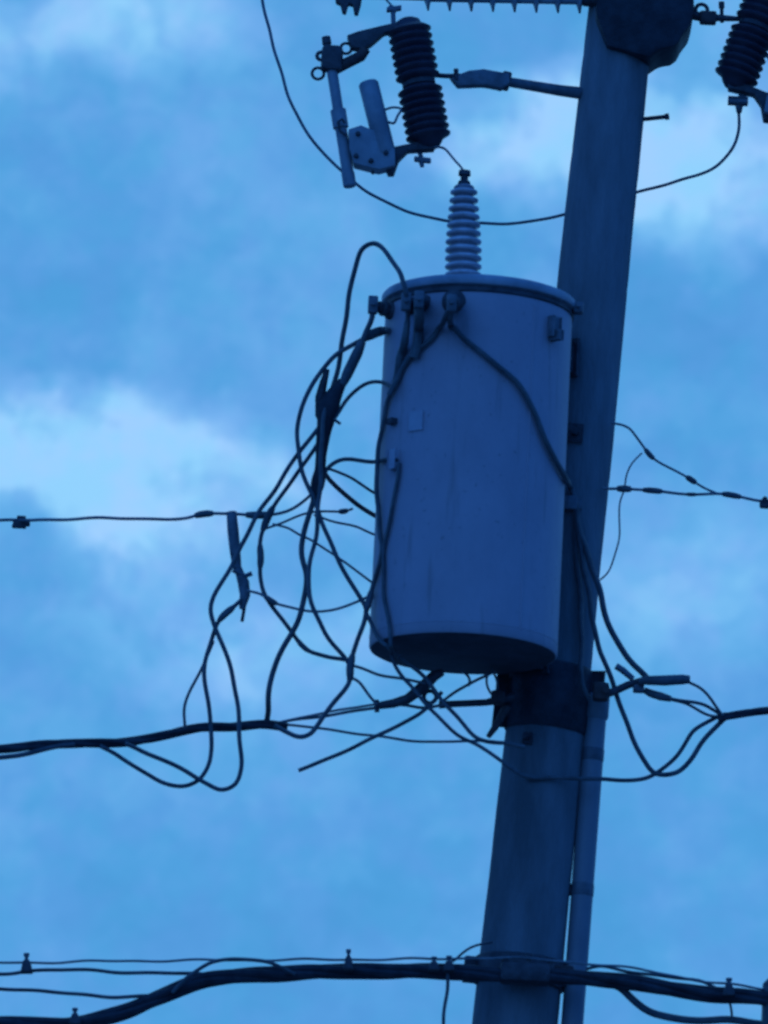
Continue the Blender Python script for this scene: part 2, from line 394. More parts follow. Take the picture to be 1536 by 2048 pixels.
# bands round the tank, lugs, plate
for u, v, sx, sz, nm, mt in ((1100, 655, 11, 17, 'lifting_lug', 'steel'), (793, 921, 8, 16, 'ground_pad', 'plate'), (790, 844, 9, 4, 'small_lug', 'darksteel')):
    p, n_ = tank_pt(u, v); t = n_.cross(Z)
    b = MB(); b.box(p + n_ * .008, t * sx * S(TD), n_ * .014, Z * sz * S(TD), .25)
    if nm == 'lifting_lug': b.box(p + n_ * .02 - Z * .028, t * 6 * S(TD), n_ * .02, Z * .012, .25)
    b.build(nm, mt, tr)
p, n_ = tank_pt(832, 842); t = n_.cross(Z)
b = MB(); b.box(p + n_ * .001, t * 17 * S(TD), n_ * .003, Z * 19 * S(TD), .2)
b.build('name_plate', 'plate', tr)
p, n_ = tank_pt(1090, 700)
# clamp lug of the lid band at the right
p = TC(ZT + .012) + Vector((math.sin(1.42), -math.cos(1.42), 0)) * (RL + .006)
b = MB(); b.box(p, X * .016, Y * .022, Z * .018, .2); b.tube([p - Y * .04, p + Y * .04], .006, 8); b.build('lid_clamp', 'steel', lid)
# hangers that hold the tank to the pole
for v, hh in ((668, .10), (1270, .10)):
    z = P(945, v, TD).z; pc, pr = pole_at(z); dv = (pc - TC(z)); dv.z = 0; dn = dv.normalized(); sd_ = dn.cross(Z)
    a, e2 = TC(z) + dn * (RT_ - .005), pc - dn * (pr - .01)
    b = MB()
    for q in (-1, 1): b.box((a + e2) / 2 + sd_ * q * .055, dn * ((e2 - a).length / 2), sd_ * .006, Z * hh / 2)
    b.box(e2 - dn * .004, dn * .006, sd_ * .075, Z * hh * .62); b.build('hanger', 'darksteel', tr)
# high-voltage bushing
bx, bt = P(926, 585, TD + .01), P(928, 372, TD + .01)
b0 = Vector((bx.x, bx.y, ZT + .06)); b1 = Vector((bt.x, bt.y, bt.z)); s_ = S(TD)
prof = [(0.0, 40 * s_), (0.03, 40 * s_), (0.05, 31 * s_)]
NS = 12
groove_shade(b0.z - ZB + .05 * (b1.z - b0.z), .93 / NS * (b1.z - b0.z))
for i in range(NS):
    t = 0.05 + 0.93 * i / NS; st = 0.93 / NS; R = (37.5 - 9.5 * (max(0, i - 4) / (NS - 5)) ** 1.3) * s_ ; c = R - 10 * s_
    prof += [(t + st * .05, c), (t + st * .18, c + 1 * s_), (t + st * .34, R - .8 * s_), (t + st * .46, R), (t + st * .6, R - .8 * s_), (t + st * .78, c + 2 * s_)]
prof += [(0.985, 21 * s_), (1.0, 18 * s_)]
b = MB(); b.lathe(b0, b1, prof, 40); hv = b.build('high_voltage_bushing', 'bushing', tr, 60)
b = MB(); b.lathe(b1 - Z * .004, b1 + Z * .05, [(0, 15 * s_), (.35, 12 * s_), (.4, 8 * s_), (.7, 8 * s_), (.72, 13 * s_), (1, 12 * s_)], 12); b.build('terminal', 'darksteel', hv)
HVT = b1 + Z * .045
# low-voltage bushings on the upper wall
def lv(u, v, uo, vo, do, r=13, flange='darksteel', body='darksteel'):
    p, n_ = tank_pt(u, v); q = P(uo, vo, do); s2 = S(TD); ax = (q - p)
    k = 1 / ax.length
    b = MB(); b.lathe(p - n_ * .004, q, [(0, (r + 5) * s2), (.012 * k, (r + 5) * s2), (.016 * k, r * s2), (.35, r * s2), (.4, (r + 3) * s2), (.5, (r + 3) * s2), (.55, (r - 2) * s2), (.72, (r - 1) * s2), (.76, (r - 5) * s2), (1, (r - 6) * s2)], 20)
    o = b.build('low_voltage_bushing', body, tr)
    b = MB(); b.box(q, X * 10 * s2, Y * 10 * s2, Z * 18 * s2, .2); b.lathe(q - Y * .03, q + Y * .03, [(0, 5 * s2), (1, 5 * s2)], 6); b.build('terminal', 'steel', o)
    return q
L1 = lv(782, 622, 746, 610, -0.50)
L2 = lv(822, 612, 812, 604, -0.66)
L3 = lv(846, 606, 838, 600, -0.72)
L4 = lv(906, 602, 903, 607, -0.80, 19)

# ------------------------------------------------------------------ fuse cutouts
def cutout(T, d, name, label, full=True):
    s = S(d); root = thing(name, label, 'fuse cutout', P(*T(838, 165), d), 'porcelain fuse cutouts')
    a, e = P(*T(815, 42), d), P(*T(860, 292), d)
    prof = [(-.02, 14 * s), (0.0, 24 * s), (.03, 27 * s), (.05, 30 * s)]
    def sheds(t0, t1, n, R, c):
        r = []
        for i in range(n):
            t = t0 + (t1 - t0) * i / n; q = (t1 - t0) / n
            r += [(t + .04 * q, c * s), (t + .28 * q, (R - 3.5) * s), (t + .46 * q, R * s), (t + .6 * q, (R - .5) * s), (t + .8 * q, (c + 3) * s)]
        return r
    prof += sheds(.05, .475, 7, 45, 36) + [(.48, 30 * s), (.53, 30 * s)] + sheds(.535, .95, 7, 46, 36) + [(.955, 30 * s), (.99, 24 * s), (1.02, 16 * s)]
    b = MB(); b.lathe(a, e, prof, 36); b.build('insulator', 'porcelain', root, 60)
    b = MB(); m0 = a.lerp(e, .485); m1 = a.lerp(e, .525); b.lathe(m0, m1, [(0, 32 * s), (.1, 34 * s), (.9, 34 * s), (1, 32 * s)], 28); b.build('middle_band', 'darksteel', root)
    pl = lambda uv, th, dd=0.0: MB().plate([T(*q) for q in uv], d + dd - th / 2, th, .003)
    arm = pl([(694, 70), (716, 62), (770, 49), (815, 40), (822, 52), (768, 65), (744, 86), (726, 97), (704, 94)], .05); ar = arm.build('upper_arm', 'darksteel', root)
    b = MB(); b.tube([P(*T(*q), d - .01) for q in ((664, 142), (690, 128), (722, 112), (730, 98))], 12 * s, 10); b.build('contact_spring', 'brown', ar)
    b = MB(); b.ring(P(*T(692, 97), d), Y, 11 * s, 3.2 * s); b.build('hook_ring', 'darksteel', ar)
    b = MB(); b.tube([P(*T(787, 48), d), P(*T(786, 22), d)], 5 * s, 10); c = P(*T(788, 18), d)
    w_ = P(*T(803, 16), d) - c
    b.box(c, w_, Y * .012, Z * 5 * s, .3); b.lathe(c - w_ * .6 + Z * 9 * s, c + w_ * .3 - Z * 6 * s, [(0, 4 * s), (1, 7 * s)], 8); b.build('wing_terminal', 'steel', ar)
    # fuse holder
    top, bot = P(*T(662, 128), d - .02), P(*T(700, 374), d - .02)
    b = MB(); b.lathe(top, bot, [(0, 9 * s), (.02, 11 * s), (.37, 11 * s), (.375, 16 * s), (.52, 16 * s), (.525, 12 * s), (.88, 12 * s), (.885, 13.5 * s), (.99, 13.5 * s), (1, 11 * s)], 20); ft = b.build('fuse_tube', 'tube', root)
    b = MB(); b.box(P(*T(664, 118), d - .02), X * 22 * s, Y * .03, Z * 27 * s, .3); b.lathe(P(*T(657, 112), d - .02), P(*T(652, 74), d - .02), [(0, 10 * s), (.6, 8 * s), (.65, 10 * s), (1, 9 * s)], 12); b.build('top_contact', 'darksteel', ft)
    b = MB(); b.ring(P(*T(636, 147), d - .02), Y, 12 * s, 3.2 * s); b.ring(P(*T(642, 112), d - .02), Y, 8 * s, 4 * s); b.build('pull_ring', 'darksteel', ft)
    b = MB(); b.lathe(P(*T(736, 164), d - .03), P(*T(772, 308), d - .03), [(0, 17 * s), (.03, 20.5 * s), (.97, 20.5 * s), (1, 18 * s)], 24); b.build('arc_chute', 'tube', root)
    b = pl([(697, 258), (722, 250), (752, 262), (790, 300), (790, 330), (758, 338), (736, 333), (708, 326), (699, 296)], .07, -.02); b.build('hinge', 'tube', root)
    b = pl([(738, 334), (768, 318), (788, 293), (850, 280), (872, 284), (868, 297), (816, 300), (798, 318), (788, 346), (776, 346), (770, 332), (745, 342)], .05); la = b.build('lower_arm', 'darksteel', root)
    for q in ((716, 268), (772, 306), (742, 322), (712, 312)):
        c = P(*T(*q), d - .055); b = MB(); b.lathe(c + Y * .02, c - Y * .016, [(0, 6 * s), (.6, 6 * s), (.6, 4 * s), (1, 4 * s)], 6); b.build('bolt', 'darksteel', la)
    b = MB(); b.tube([P(*T(*q), d - .06) for q in ((690, 246), (684, 238), (676, 244), (680, 262), (694, 272))], 3 * s, 8); b.build('latch_hook', 'darksteel', la)
    c = P(*T(845, 320), d); w_ = P(*T(862, 322), d) - c; b = MB(); b.box(c, w_, Y * .012, Z * 5 * s, .3); b.lathe(c + Z * 14 * s - w_ * .3, c - Z * 15 * s, [(0, 4 * s), (.5, 6 * s), (1, 4 * s)], 8)
    b.tube([P(*T(832, 296), d), c], 3 * s, 8); b.build('wing_terminal', 'steel', la)
    b = MB(); b.tube(spl([P(*T(*q), d - .02) for q in ((768, 220), (785, 215), (802, 218), (795, 232), (788, 246), (776, 244))], 6), 2.6 * s, 8); b.build('fuse_link', 'wire', root)
    return root
def spl(p, n=8):
    out = []
    q = [p[0] * 2 - p[1]] + list(p) + [p[-1] * 2 - p[-2]]
    for i in range(1, len(q) - 2):
        a, b, c, d = q[i - 1:i + 3]
        for k in range(n):
            t = k / n
            out.append(.5 * ((2 * b) + (c - a) * t + (2 * a - 5 * b + 4 * c - d) * t * t + (3 * b - a - 3 * c + d) * t ** 3))
    out.append(p[-1].copy()); return out
cutout(lambda u, v: (u, v), -.22, 'fuse_cutout', 'dark ribbed fuse cutout with its hinged fuse tube hanging left of the pole')
def mirrorT(u, v):
    du, dv = u - 860, v - 292
    t = (du * 45 + dv * 250) / 254; s = (du * 250 - dv * 45) / 254
    ax, ay = -.345, .939           # the right cutout's axis, pointing down
    return (1466 + ax * t - ay * s, 172 + ay * t + ax * s)
cutout(mirrorT, -.10, 'fuse_cutout', 'dark ribbed fuse cutout tilted the other way in the top right corner')

# support arm of the left cutout
arm = thing('support_arm', 'grey steel arm holding the left fuse cutout out from the pole', 'bracket arm', P(1160, 187, -.05))
b = MB(); b.tube([P(1175, 188, -.02), P(1120, 181, -.06), P(1060, 171, -.1), P(1012, 163, -.14)], [S() * 13, S() * 11.5, S() * 10.5, S() * 10], 16); b.build('pipe', 'steel', arm)
b = MB(); b.plate([(896, 146), (912, 150), (938, 140), (968, 137), (1018, 146), (1020, 166), (1002, 176), (985, 172), (965, 169), (938, 170), (915, 171), (904, 158)], -.20, .045, .006); b.build('bent_strap', 'steel', arm)
b = MB(); b.lathe(P(1003, 160, -.16), P(1020, 164, -.16), [(0, S() * 18), (.15, S() * 20), (.85, S() * 20), (1, S() * 18)], 16); b.build('clamp', 'darksteel', arm)
b = MB(); b.tube([P(868, 150, -.2), P(890, 152, -.2), P(925, 152, -.19)], S() * 5, 10); b.lathe(P(912, 138, -.2), P(913, 160, -.2), [(0, S() * 5), (.4, S() * 5), (.4, S() * 4), (1, S() * 4)], 8); b.build('bolt', 'darksteel', arm)

# strain insulator along the top edge
si = thing('strain_insulator', 'long horizontal strain insulator with evenly spaced sheds along the top edge', 'insulator', P(1020, -2, -.05))
a, e = P(858, -4, -.06), P(1176, 2, -.06); s = S(-.06); ln = (e - a).length
b = MB(); b.lathe(a, e, [(0, 8 * s), (1, 8 * s)], 16); b.build('core', 'tube', si)
for i in range(8):
    c = P(856 + 43.3 * i, -4 + .8 * i, -.06); t = (e - a).normalized()
    b = MB(); b.lathe(c - t * 6 * s, c + t * 5 * s, [(-.1, 8 * s), (.1, 13 * s), (.45, 26 * s), (.8, 26 * s), (.95, 13 * s), (1.1, 8 * s)], 28); b.build('shed', 'tube', si, 60)
b = MB(); b.lathe(P(1165, 1, -.06), P(1195, 3, -.06), [(0, 9 * s), (.1, 12 * s), (1, 12 * s)], 14); b.build('end_fitting', 'darksteel', si)
b = MB(); b.plate([(668, -20), (726, -20), (722, 6), (716, 26), (709, 25), (706, 8), (697, 6), (692, 24), (685, 22), (681, 6), (672, 2)], -.08, .04, .003); b.build('dead_end_clamp', 'darksteel', si)
b = MB(); b.lathe(P(722, -8, -.06), P(862, -4, -.06), [(0, 6 * s), (1, 6 * s)], 12); b.build('link', 'darksteel', si)

# ------------------------------------------------------------------ cables
def front_clamp(p, r):
    if ZB - .03 < p.z < ZT + .06:
        R = (RL if p.z > ZT - .035 else RT_) + r + .003
        dx = p.x - TX
        if abs(dx) < R:
            yf = TY - math.sqrt(R * R - dx * dx)
            if p.y > yf: p = CAM + (p - CAM) * (yf / p.y)
    c, pr = pole_at(p.z); R = pr + r + .004; dx = p.x - c.x
    if abs(dx) < R:
        yf = c.y - math.sqrt(R * R - dx * dx)
        if p.y > yf: p = CAM + (p - CAM) * (yf / p.y)
    return p
def path(pts, d, r=0.0, front=True, n=None, wob=0.9):
    raw = []
    for q in pts:
        raw.append(P(q[0], q[1], q[2] if len(q) > 2 else d) if not isinstance(q, Vector) else q)
    out = []
    qq = [raw[0] * 2 - raw[1]] + raw + [raw[-1] * 2 - raw[-2]]
    for i in range(1, len(qq) - 2):
        seg = spl_seg(qq[i - 1], qq[i], qq[i + 1], qq[i + 2], max(3, min(40, int((qq[i + 1] - qq[i]).length / (S() * 5)))))
        out += seg
    out.append(raw[-1])
    ph = [random.uniform(0, 6.28) for _ in range(4)]; acc = 0
    res = []
    for i, p in enumerate(out):
        if i: acc += (p - out[i - 1]).length
        k = S() * wob * min(1, i / 6, (len(out) - 1 - i) / 6)
        p = p + Vector((math.sin(acc * 17 + ph[0]) + .6 * math.sin(acc * 41 + ph[1]), 0, math.sin(acc * 19 + ph[2]) + .6 * math.sin(acc * 37 + ph[3]))) * k
        res.append(front_clamp(p, r) if front else p)
    if front and len(res) > 8:       # let the sheath settle: no kinks where it meets the tank
        for _ in range(3):
            res = [res[0]] + [(res[i - 1] + res[i] * 2 + res[i + 1]) / 4 for i in range(1, len(res) - 1)] + [res[-1]]
            res = [front_clamp(p, r) for p in res]
    return res
def spl_seg(a, b, c, d, n):
    # centripetal Catmull-Rom
    t0 = 0; t1 = t0 + max(1e-4, (b - a).length) ** .5; t2 = t1 + max(1e-4, (c - b).length) ** .5; t3 = t2 + max(1e-4, (d - c).length) ** .5
    o = []
    for k in range(n):
        t = t1 + (t2 - t1) * k / n
        A1 = a * ((t1 - t) / (t1 - t0)) + b * ((t - t0) / (t1 - t0)); A2 = b * ((t2 - t) / (t2 - t1)) + c * ((t - t1) / (t2 - t1)); A3 = c * ((t3 - t) / (t3 - t2)) + d * ((t - t2) / (t3 - t2))
        B1 = A1 * ((t2 - t) / (t2 - t0)) + A2 * ((t - t0) / (t2 - t0)); B2 = A2 * ((t3 - t) / (t3 - t1)) + A3 * ((t - t1) / (t3 - t1))
        o.append(B1 * ((t2 - t) / (t2 - t1)) + B2 * ((t - t1) / (t2 - t1)))
    return o
def cable(label, wpx, pts, d=-.42, front=True, name='cable', mt='rubber', cat='cable', sleeves=(), group=None, wob=1.5):
    """wpx: thickness as seen; sleeves: (u0, v0, u1, v1, width) splice sleeves that sit on it"""
    r = S() * wpx / 2
    p = path(pts, d, r, front, wob=wob)
    o = tag(MB().tube(p, r, 8).build(name, mt), label, cat, group)
    for (u0, v0, u1, v1, sw) in sleeves:
        i0 = min(range(len(p)), key=lambda i: (proj(p[i]) - Vector((u0, v0))).length); i1 = min(range(len(p)), key=lambda i: (proj(p[i]) - Vector((u1, v1))).length)
        if i0 > i1: i0, i1 = i1, i0
        i1 = max(i1, i0 + 2); i1 = min(i1, len(p) - 1); i0 = min(i0, i1 - 2)
        seg = p[i0:i1 + 1]; k = len(seg) - 1; R = S() * sw / 2
        MB().tube(seg, [R * (.72 + .28 * min(1, 4 * min(i, k - i) / max(k, 1))) for i in range(k + 1)], 12).build('splice_sleeve', 'rubber', o)
    return o
def proj(p):
    q = p - CAM; k = q.dot(FW)
    return Vector((768 + F * q.dot(RT) / k, 1024 - F * q.dot(UP) / k))
def bundle(label, wpx, pts, n=3, pitch=.5, d=-.2, front=True, name='aerial_bundle', mt='thick', cat='cable bundle', k=.58):
    r = S() * wpx / 2
    p = path(pts, d, r, front, wob=.8)
    b = MB(); acc = 0; rings = [[] for _ in range(n)]
    for i, q in enumerate(p):
        if i: acc += (q - p[i - 1]).length
        t = (p[min(i + 1, len(p) - 1)] - p[max(i - 1, 0)]).normalized()
        a = t.cross(Y).normalized(); c = t.cross(a)
        for j in range(n):
            an = 2 * math.pi * j / n + acc / pitch * 2 * math.pi
            rings[j].append(q + (a * math.cos(an) + c * math.sin(an)) * r * (1 - k))
    for j in range(n): b.tube(rings[j], r * k, 8)
    return tag(b.build(name, mt), label, cat)

# --- bare wires
cable('bare jumper wire swooping from the top edge behind the ribbed bushing to the right cutout', 6.5,
      [(515, -40), (526, 2), (538, 55), (553, 115), (580, 200), (625, 280), (690, 348), (740, 388), (805, 418), (885, 440), (960, 448), (1050, 443), (1125, 430), (1200, 408), (1275, 384), (1345, 366), (1400, 348), (1440, 326), (1465, 298), (1475, 262), (1477, 225), (1478, 200), (1490, 182, -.1)], .19, False, 'jumper_wire', 'wire', 'wire')
b = MB(); s = S(); b.plate([(1462, 192), (1474, 197), (1482, 197), (1492, 178), (1497, 182), (1488, 204), (1484, 222), (1474, 222), (1471, 206)], .165, .03, .003)
tag(b.build('wire_clamp', 'steel'), 'small wire clamp just under the right fuse cutout', 'clamp')
cable('short thin wire from the left cutout down to the terminal on top of the bushing', 5,
      [(838, 302, -.22), (858, 296, -.23), (884, 296, -.25), (902, 312, -.3), (918, 328, -.34), HVT], -.3, False, 'drop_wire', 'wire', 'wire')
cable('thin wire from the left cutout up to the strain insulator clamp', 4.5, [(788, 16, -.22), (775, 4, -.2), (752, -12, -.1), (720, -14, -.06)], -.2, False, 'drop_wire', 'wire', 'wire')
cable('line wire leaving the strain insulator towards the left', 8, [(690, -10, -.06), (400, -16, -.06), (0, -40, -.06), (-4000, -160, 1), (-12000, 0, 3)], -.06, False, 'line_wire', 'wire', 'wire')

# --- left line at mid height
cable('straight thin span wire at mid height reaching the left picture edge', 6.5,
      [(-12000, 1090, 2), (-3000, 1060, .3), (0, 1042, -.2), (120, 1038), (250, 1037), (372, 1036), (398, 1031), (470, 1027), (508, 1030), (550, 1027), (582, 1018), (617, 996), (636, 972)], -.33, True, 'span_wire', 'wire', 'wire',
      ((390, 1032, 426, 1031, 14), (492, 1029, 545, 1028, 15)))
b = MB(); b.box(P(43, 1046, -.22), X * S() * 17, Y * .014, Z * S() * 6, .3); b.box(P(43, 1037, -.22), X * S() * 9, Y * .016, Z * S() * 4, .3); b.box(P(38, 1053, -.22), X * S() * 14, Y * .012, Z * S() * 3, .3)
tag(b.build('wire_clamp', 'darksteel'), 'small bolted clamp on the mid-height span wire near the left edge', 'clamp')
cable('secondary wire running right from the wedge clamp top to a small sleeve', 5, [(532, 1057), (556, 1048), (592, 1034), (618, 1027), (642, 1024), (672, 1022), (692, 1022), (706, 1017)], -.3, True, 'thin_wire', 'wire', 'wire', ((678, 1022, 698, 1021, 11),))
cable('thin wire slanting down behind the tank from the span wire end', 5, [(545, 1048), (572, 1056), (598, 1069), (622, 1078), (654, 1099), (687, 1123), (741, 1164), (800, 1200, .05), (1040, 1260, .1)], -.1, False, 'thin_wire', 'wire', 'wire')
cable('thin wire running behind the tank from the cable bunch, upper one', 5, [(628, 1030), (669, 1042), (711, 1054), (747, 1069), (840, 1095, .05), (1070, 1130, .1)], -.1, False, 'thin_wire', 'wire', 'wire')
cable('thin sagging wire from the wedge clamp to the tank edge', 5.5, [(494, 1181), (526, 1191), (550, 1206), (574, 1213), (610, 1221), (651, 1220), (687, 1214), (726, 1200), (744, 1188)], -.40, True, 'thin_wire', 'wire', 'wire', ((528, 1194, 556, 1208, 12),))
# wedge clamp
wc = thing('wedge_clamp', 'grey wedge clamp hanging from the mid-height span wire among the cables', 'clamp', P(468, 1030, -.36))
b = MB(); b.tube([P(463, 1024, -.36), P(466, 1060, -.36), P(470, 1100, -.36), P(474, 1136, -.36)], [S() * 10, S() * 11.5, S() * 11, S() * 9], 14); b.build('body', 'steel', wc)
b = MB(); b.tube([P(472, 1125, -.36), P(480, 1148, -.36), P(487, 1165, -.36), P(490, 1190, -.36), P(484, 1218, -.36)], [S() * 7, S() * 9, S() * 12, S() * 11, S() * 6], 12); b.build('jaw', 'steel', wc)
b = MB(); b.tube([P(490, 1205, -.36), P(487, 1225, -.36), P(484, 1243, -.36)], S() * 3.5, 8); b.build('tail', 'darksteel', wc)
b = MB(); b.tube([P(466, 1140, -.37), P(490, 1152, -.37), P(504, 1147, -.37)], S() * 5, 8); b.build('bail', 'steel', wc)

# --- insulated leads
cable('thick cable arching highest, looping up over the left rim of the transformer lid', 10,
      [L2, (814, 585, -.68), (807, 562, -.67), (792, 533, -.62), (770, 504, -.57), (745, 488, -.52), (727, 497, -.5), (713, 530, -.48), (700, 580, -.46), (692, 625, -.45), (686, 672, -.44), (681, 712, -.43), (674, 752, -.43), (660, 800, -.42), (650, 850, -.42), (644, 905, -.42), (640, 945, -.41)])
cable('thick lead dropping from the leftmost tank terminal into the taped bunch', 11,
      [L1, (744, 640, -.5), (733, 668, -.49), (718, 700, -.48), (703, 732, -.47), (684, 768, -.46), (664, 808, -.44), (652, 855, -.43), (645, 900, -.42), (638, 945, -.42), (630, 985, -.41), (618, 1027), (608, 1062), (605, 1105), (613, 1150), (610, 1186), (600, 1224), (582, 1270), (552, 1328), (538, 1386), (533, 1448, -.3)],
      -.40, True, sleeves=((724, 685, 684, 768, 22),))
cable('lead bowing out farthest left beside the tank before crossing down to the right', 9.5,
      [(778, 660, -.40), (760, 662, -.43), (736, 671, -.46), (702, 692, -.46), (668, 716, -.46), (640, 746), (620, 775), (603, 810), (596, 856), (597, 897), (604, 938), (618, 979), (632, 1012), (648, 1055), (668, 1100), (699, 1161), (718, 1192), (731, 1214), (733, 1235)], -.45,
      sleeves=((770, 660, 727, 676, 20),))
cable('long lead falling to the deepest drip loop under the left cable bundle', 9,
      [(652, 835), (633, 865), (594, 908), (551, 976), (517, 1030), (483, 1090), (466, 1124), (440, 1167), (422, 1222), (430, 1253), (444, 1285), (456, 1322), (469, 1375), (478, 1431), (481, 1488), (481, 1537), (470, 1567), (439, 1581), (409, 1567), (372, 1541), (325, 1519), (272, 1496), (250, 1487)], -.43)
cable('lead with two splice sleeves stepping right towards the small junction by the tank', 8.5,
      [(648, 868), (638, 884), (599, 943), (562, 988), (543, 1020), (531, 1044), (522, 1067), (520, 1090), (524, 1114), (521, 1146), (526, 1178), (535, 1198), (550, 1224), (583, 1265), (616, 1301), (645, 1309), (694, 1320)], -.38, sleeves=((545, 1016, 526, 1060, 15), (521, 1088, 523, 1138, 14), (592, 1276, 622, 1305, 11)))
cable('lead from the wedge clamp to the shallower drip loop under the left bundle', 9,
      [(488, 1195, -.36), (462, 1216), (437, 1243), (426, 1275), (412, 1318), (410, 1345), (415, 1405), (421, 1455), (422, 1503), (418, 1533), (402, 1557), (366, 1571), (325, 1567), (293, 1550), (260, 1527), (228, 1505), (200, 1492)], -.40, sleeves=((466, 1213, 440, 1240, 14),))
cable('thin cable bowing down to the left bundle, leftmost of the drops', 6, [(427, 1282), (406, 1331), (379, 1381), (369, 1418), (370, 1456)], -.38)
cable('lead leaving the bunch bottom, crossing and curving right to the splice beside the tank', 9,
      [(655, 800), (646, 860), (641, 920), (640, 960), (637, 1000), (636, 1035), (633, 1078), (616, 1143), (617, 1182), (628, 1220), (651, 1267), (684, 1308), (700, 1330)], -.46)
cable('short cable bent from the bunch across to the small pad on the tank side', 8.5, [(640, 962), (652, 942), (668, 928), (684, 921), (705, 919), (753, 922), (783, 915), (794, 921)], -.42)
cable('reddish thick lead slanting from the bunch to behind the tank', 9.5, [(644, 935), (654, 952), (684, 983), (717, 1014), (750, 1031), (800, 1050, .03), (1040, 1100, .1)], -.05, False, mt='brown')
cable('slim lead above the reddish one slanting behind the tank', 6, [(654, 937), (668, 941), (699, 955), (723, 970), (750, 985), (800, 1000, .03), (1060, 1060, .1)], -.06, False)
cable('small arched cable joining the bunch to the cables on the tank shoulder', 8, [(658, 850), (676, 825), (702, 791), (726, 769), (747, 762), (770, 765), (788, 778)], -.44)
cable('lead down the left tank edge ending in the J-shaped loop above the left bundle', 9.5,
      [L2, (815, 632, -.62), (809, 680, -.6), (797, 740), (783, 782), (771, 812), (762, 870), (756, 920), (754, 994), (758, 1060), (764, 1092), (758, 1136), (744, 1184), (733, 1215), (727, 1245), (713, 1281), (704, 1312), (701, 1338), (702, 1362), (668, 1404), (636, 1446), (615, 1470), (595, 1476), (574, 1466), (548, 1450)], -.46,
      sleeves=((815, 640, 788, 765, 17), (703, 1310, 701, 1360, 16), (745, 1180, 731, 1222, 14)))
cable('curved lead hanging from the second tank terminal across the upper left of the tank', 11, [L4, (889, 635, -.74), (866, 676), (828, 706), (804, 733), (790, 764), (778, 790)], -.55)
cable('short thick cable stub hanging straight down from the middle tank terminal', 20, [L3, (838, 630, -.7), (836, 665), (832, 698), (828, 716)], -.6)
cable('thin dark lead down the tank face from the pale pad to its lower rim', 8, [(798, 925), (796, 945), (786, 1018), (768, 1090), (765, 1137), (768, 1188), (777, 1235), (782, 1272), (786, 1325), (802, 1354), (825, 1376), (856, 1414), (882, 1436), (921, 1473), (947, 1487), (986, 1512), (1022, 1537), (1052, 1553), (1080, 1556)], -.5)
cable('lead passing under the tank base to the pole, the upper of two running parallel', 8.5, [(730, 1222), (744, 1252), (758, 1278), (800, 1312), (835, 1340), (851, 1359), (867, 1381), (887, 1406), (908, 1428), (934, 1456), (955, 1474), (981, 1484), (1018, 1489), (1050, 1494)], -.47)
cable('heavy lead crossing the tank front diagonally, then bending down the pole to the right sleeve', 12,
      [(905, 610, -.8), (902, 640, -.74), (915, 664), (935, 684), (966, 708), (1000, 734), (1026, 756), (1044, 780), (1066, 822), (1091, 877), (1112, 920), (1133, 958), (1147, 1000), (1157, 1055), (1177, 1110), (1194, 1164), (1207, 1222), (1224, 1266), (1252, 1306), (1275, 1335), (1296, 1358)], -.14)
cable('second lead down the pole face, hanging into the right V-shaped loop', 10,
      [(1150, 1020), (1156, 1062), (1166, 1120), (1178, 1195), (1187, 1255), (1198, 1295), (1215, 1332), (1234, 1392), (1261, 1470), (1284, 1512), (1308, 1544), (1325, 1549), (1354, 1545), (1378, 1521), (1403, 1487), (1444, 1441), (1456, 1432)], -.14)
cable('third lead flat against the pole face below the pale strap', 10, [(1152, 1040), (1153, 1100), (1160, 1200), (1164, 1300), (1166, 1380), (1180, 1400)], -.13)
cable('cable crossing the pole front low down and rising right to the right bundle', 8.5,
      [(1052, 1556), (1120, 1557), (1209, 1558), (1246, 1559), (1295, 1556), (1323, 1541), (1348, 1517), (1370, 1485), (1390, 1459), (1437, 1432), (1452, 1428)], -.14)
b = MB(); b.box(pole_pt(1026, -.05, .012), X * S() * 20, Y * .02, Z * S() * 15, .25); b.box(pole_pt(1026, -.05, .004) , X * S() * 28, Y * .006, Z * S() * 11, .25)
tag(b.build('cable_strap', 'steel'), 'pale metal strap pinning the leads to the pole at tank mid height', 'strap')

tw = thing('taped_bunch', 'thick dark taped bunch where the leads gather left of the tank shoulder', 'cable joint', P(655, 820, -.43))
b = MB(); b.tube(spl([P(*q) for q in ((686, 762, -.45), (672, 784, -.45), (660, 806, -.44), (653, 835, -.43), (648, 862, -.43), (643, 900, -.42), (640, 940, -.42), (634, 975, -.41), (628, 1004, -.41))], 6),
    [S() * q for q in [9, 10, 11, 12, 13, 14, 15, 16, 17, 18, 19, 20, 20.5, 21, 21, 21, 20.5, 20, 19, 18, 17.5, 17, 16, 15.5, 15, 14.5, 14, 13.5, 13, 12.5, 12, 11.5, 11, 11, 11, 11, 11, 12, 13, 14, 14, 14, 13, 12, 11, 10, 9, 8, 7]], 14); b.build('wrap', 'thick', tw)
b = MB(); b.tube([P(*q) for q in ((655, 738, -.45), (647, 765, -.44), (640, 795, -.43), (640, 830, -.43), (646, 850, -.43))], [S() * q for q in (5, 8, 10, 10, 6)], 12); b.build('sleeve', 'darksteel', tw)
b = MB(); b.tube([P(*q) for q in ((664, 835, -.44), (674, 843, -.45), (681, 848, -.45))], S() * 3, 8); b.build('tape_end', 'rubber', tw)

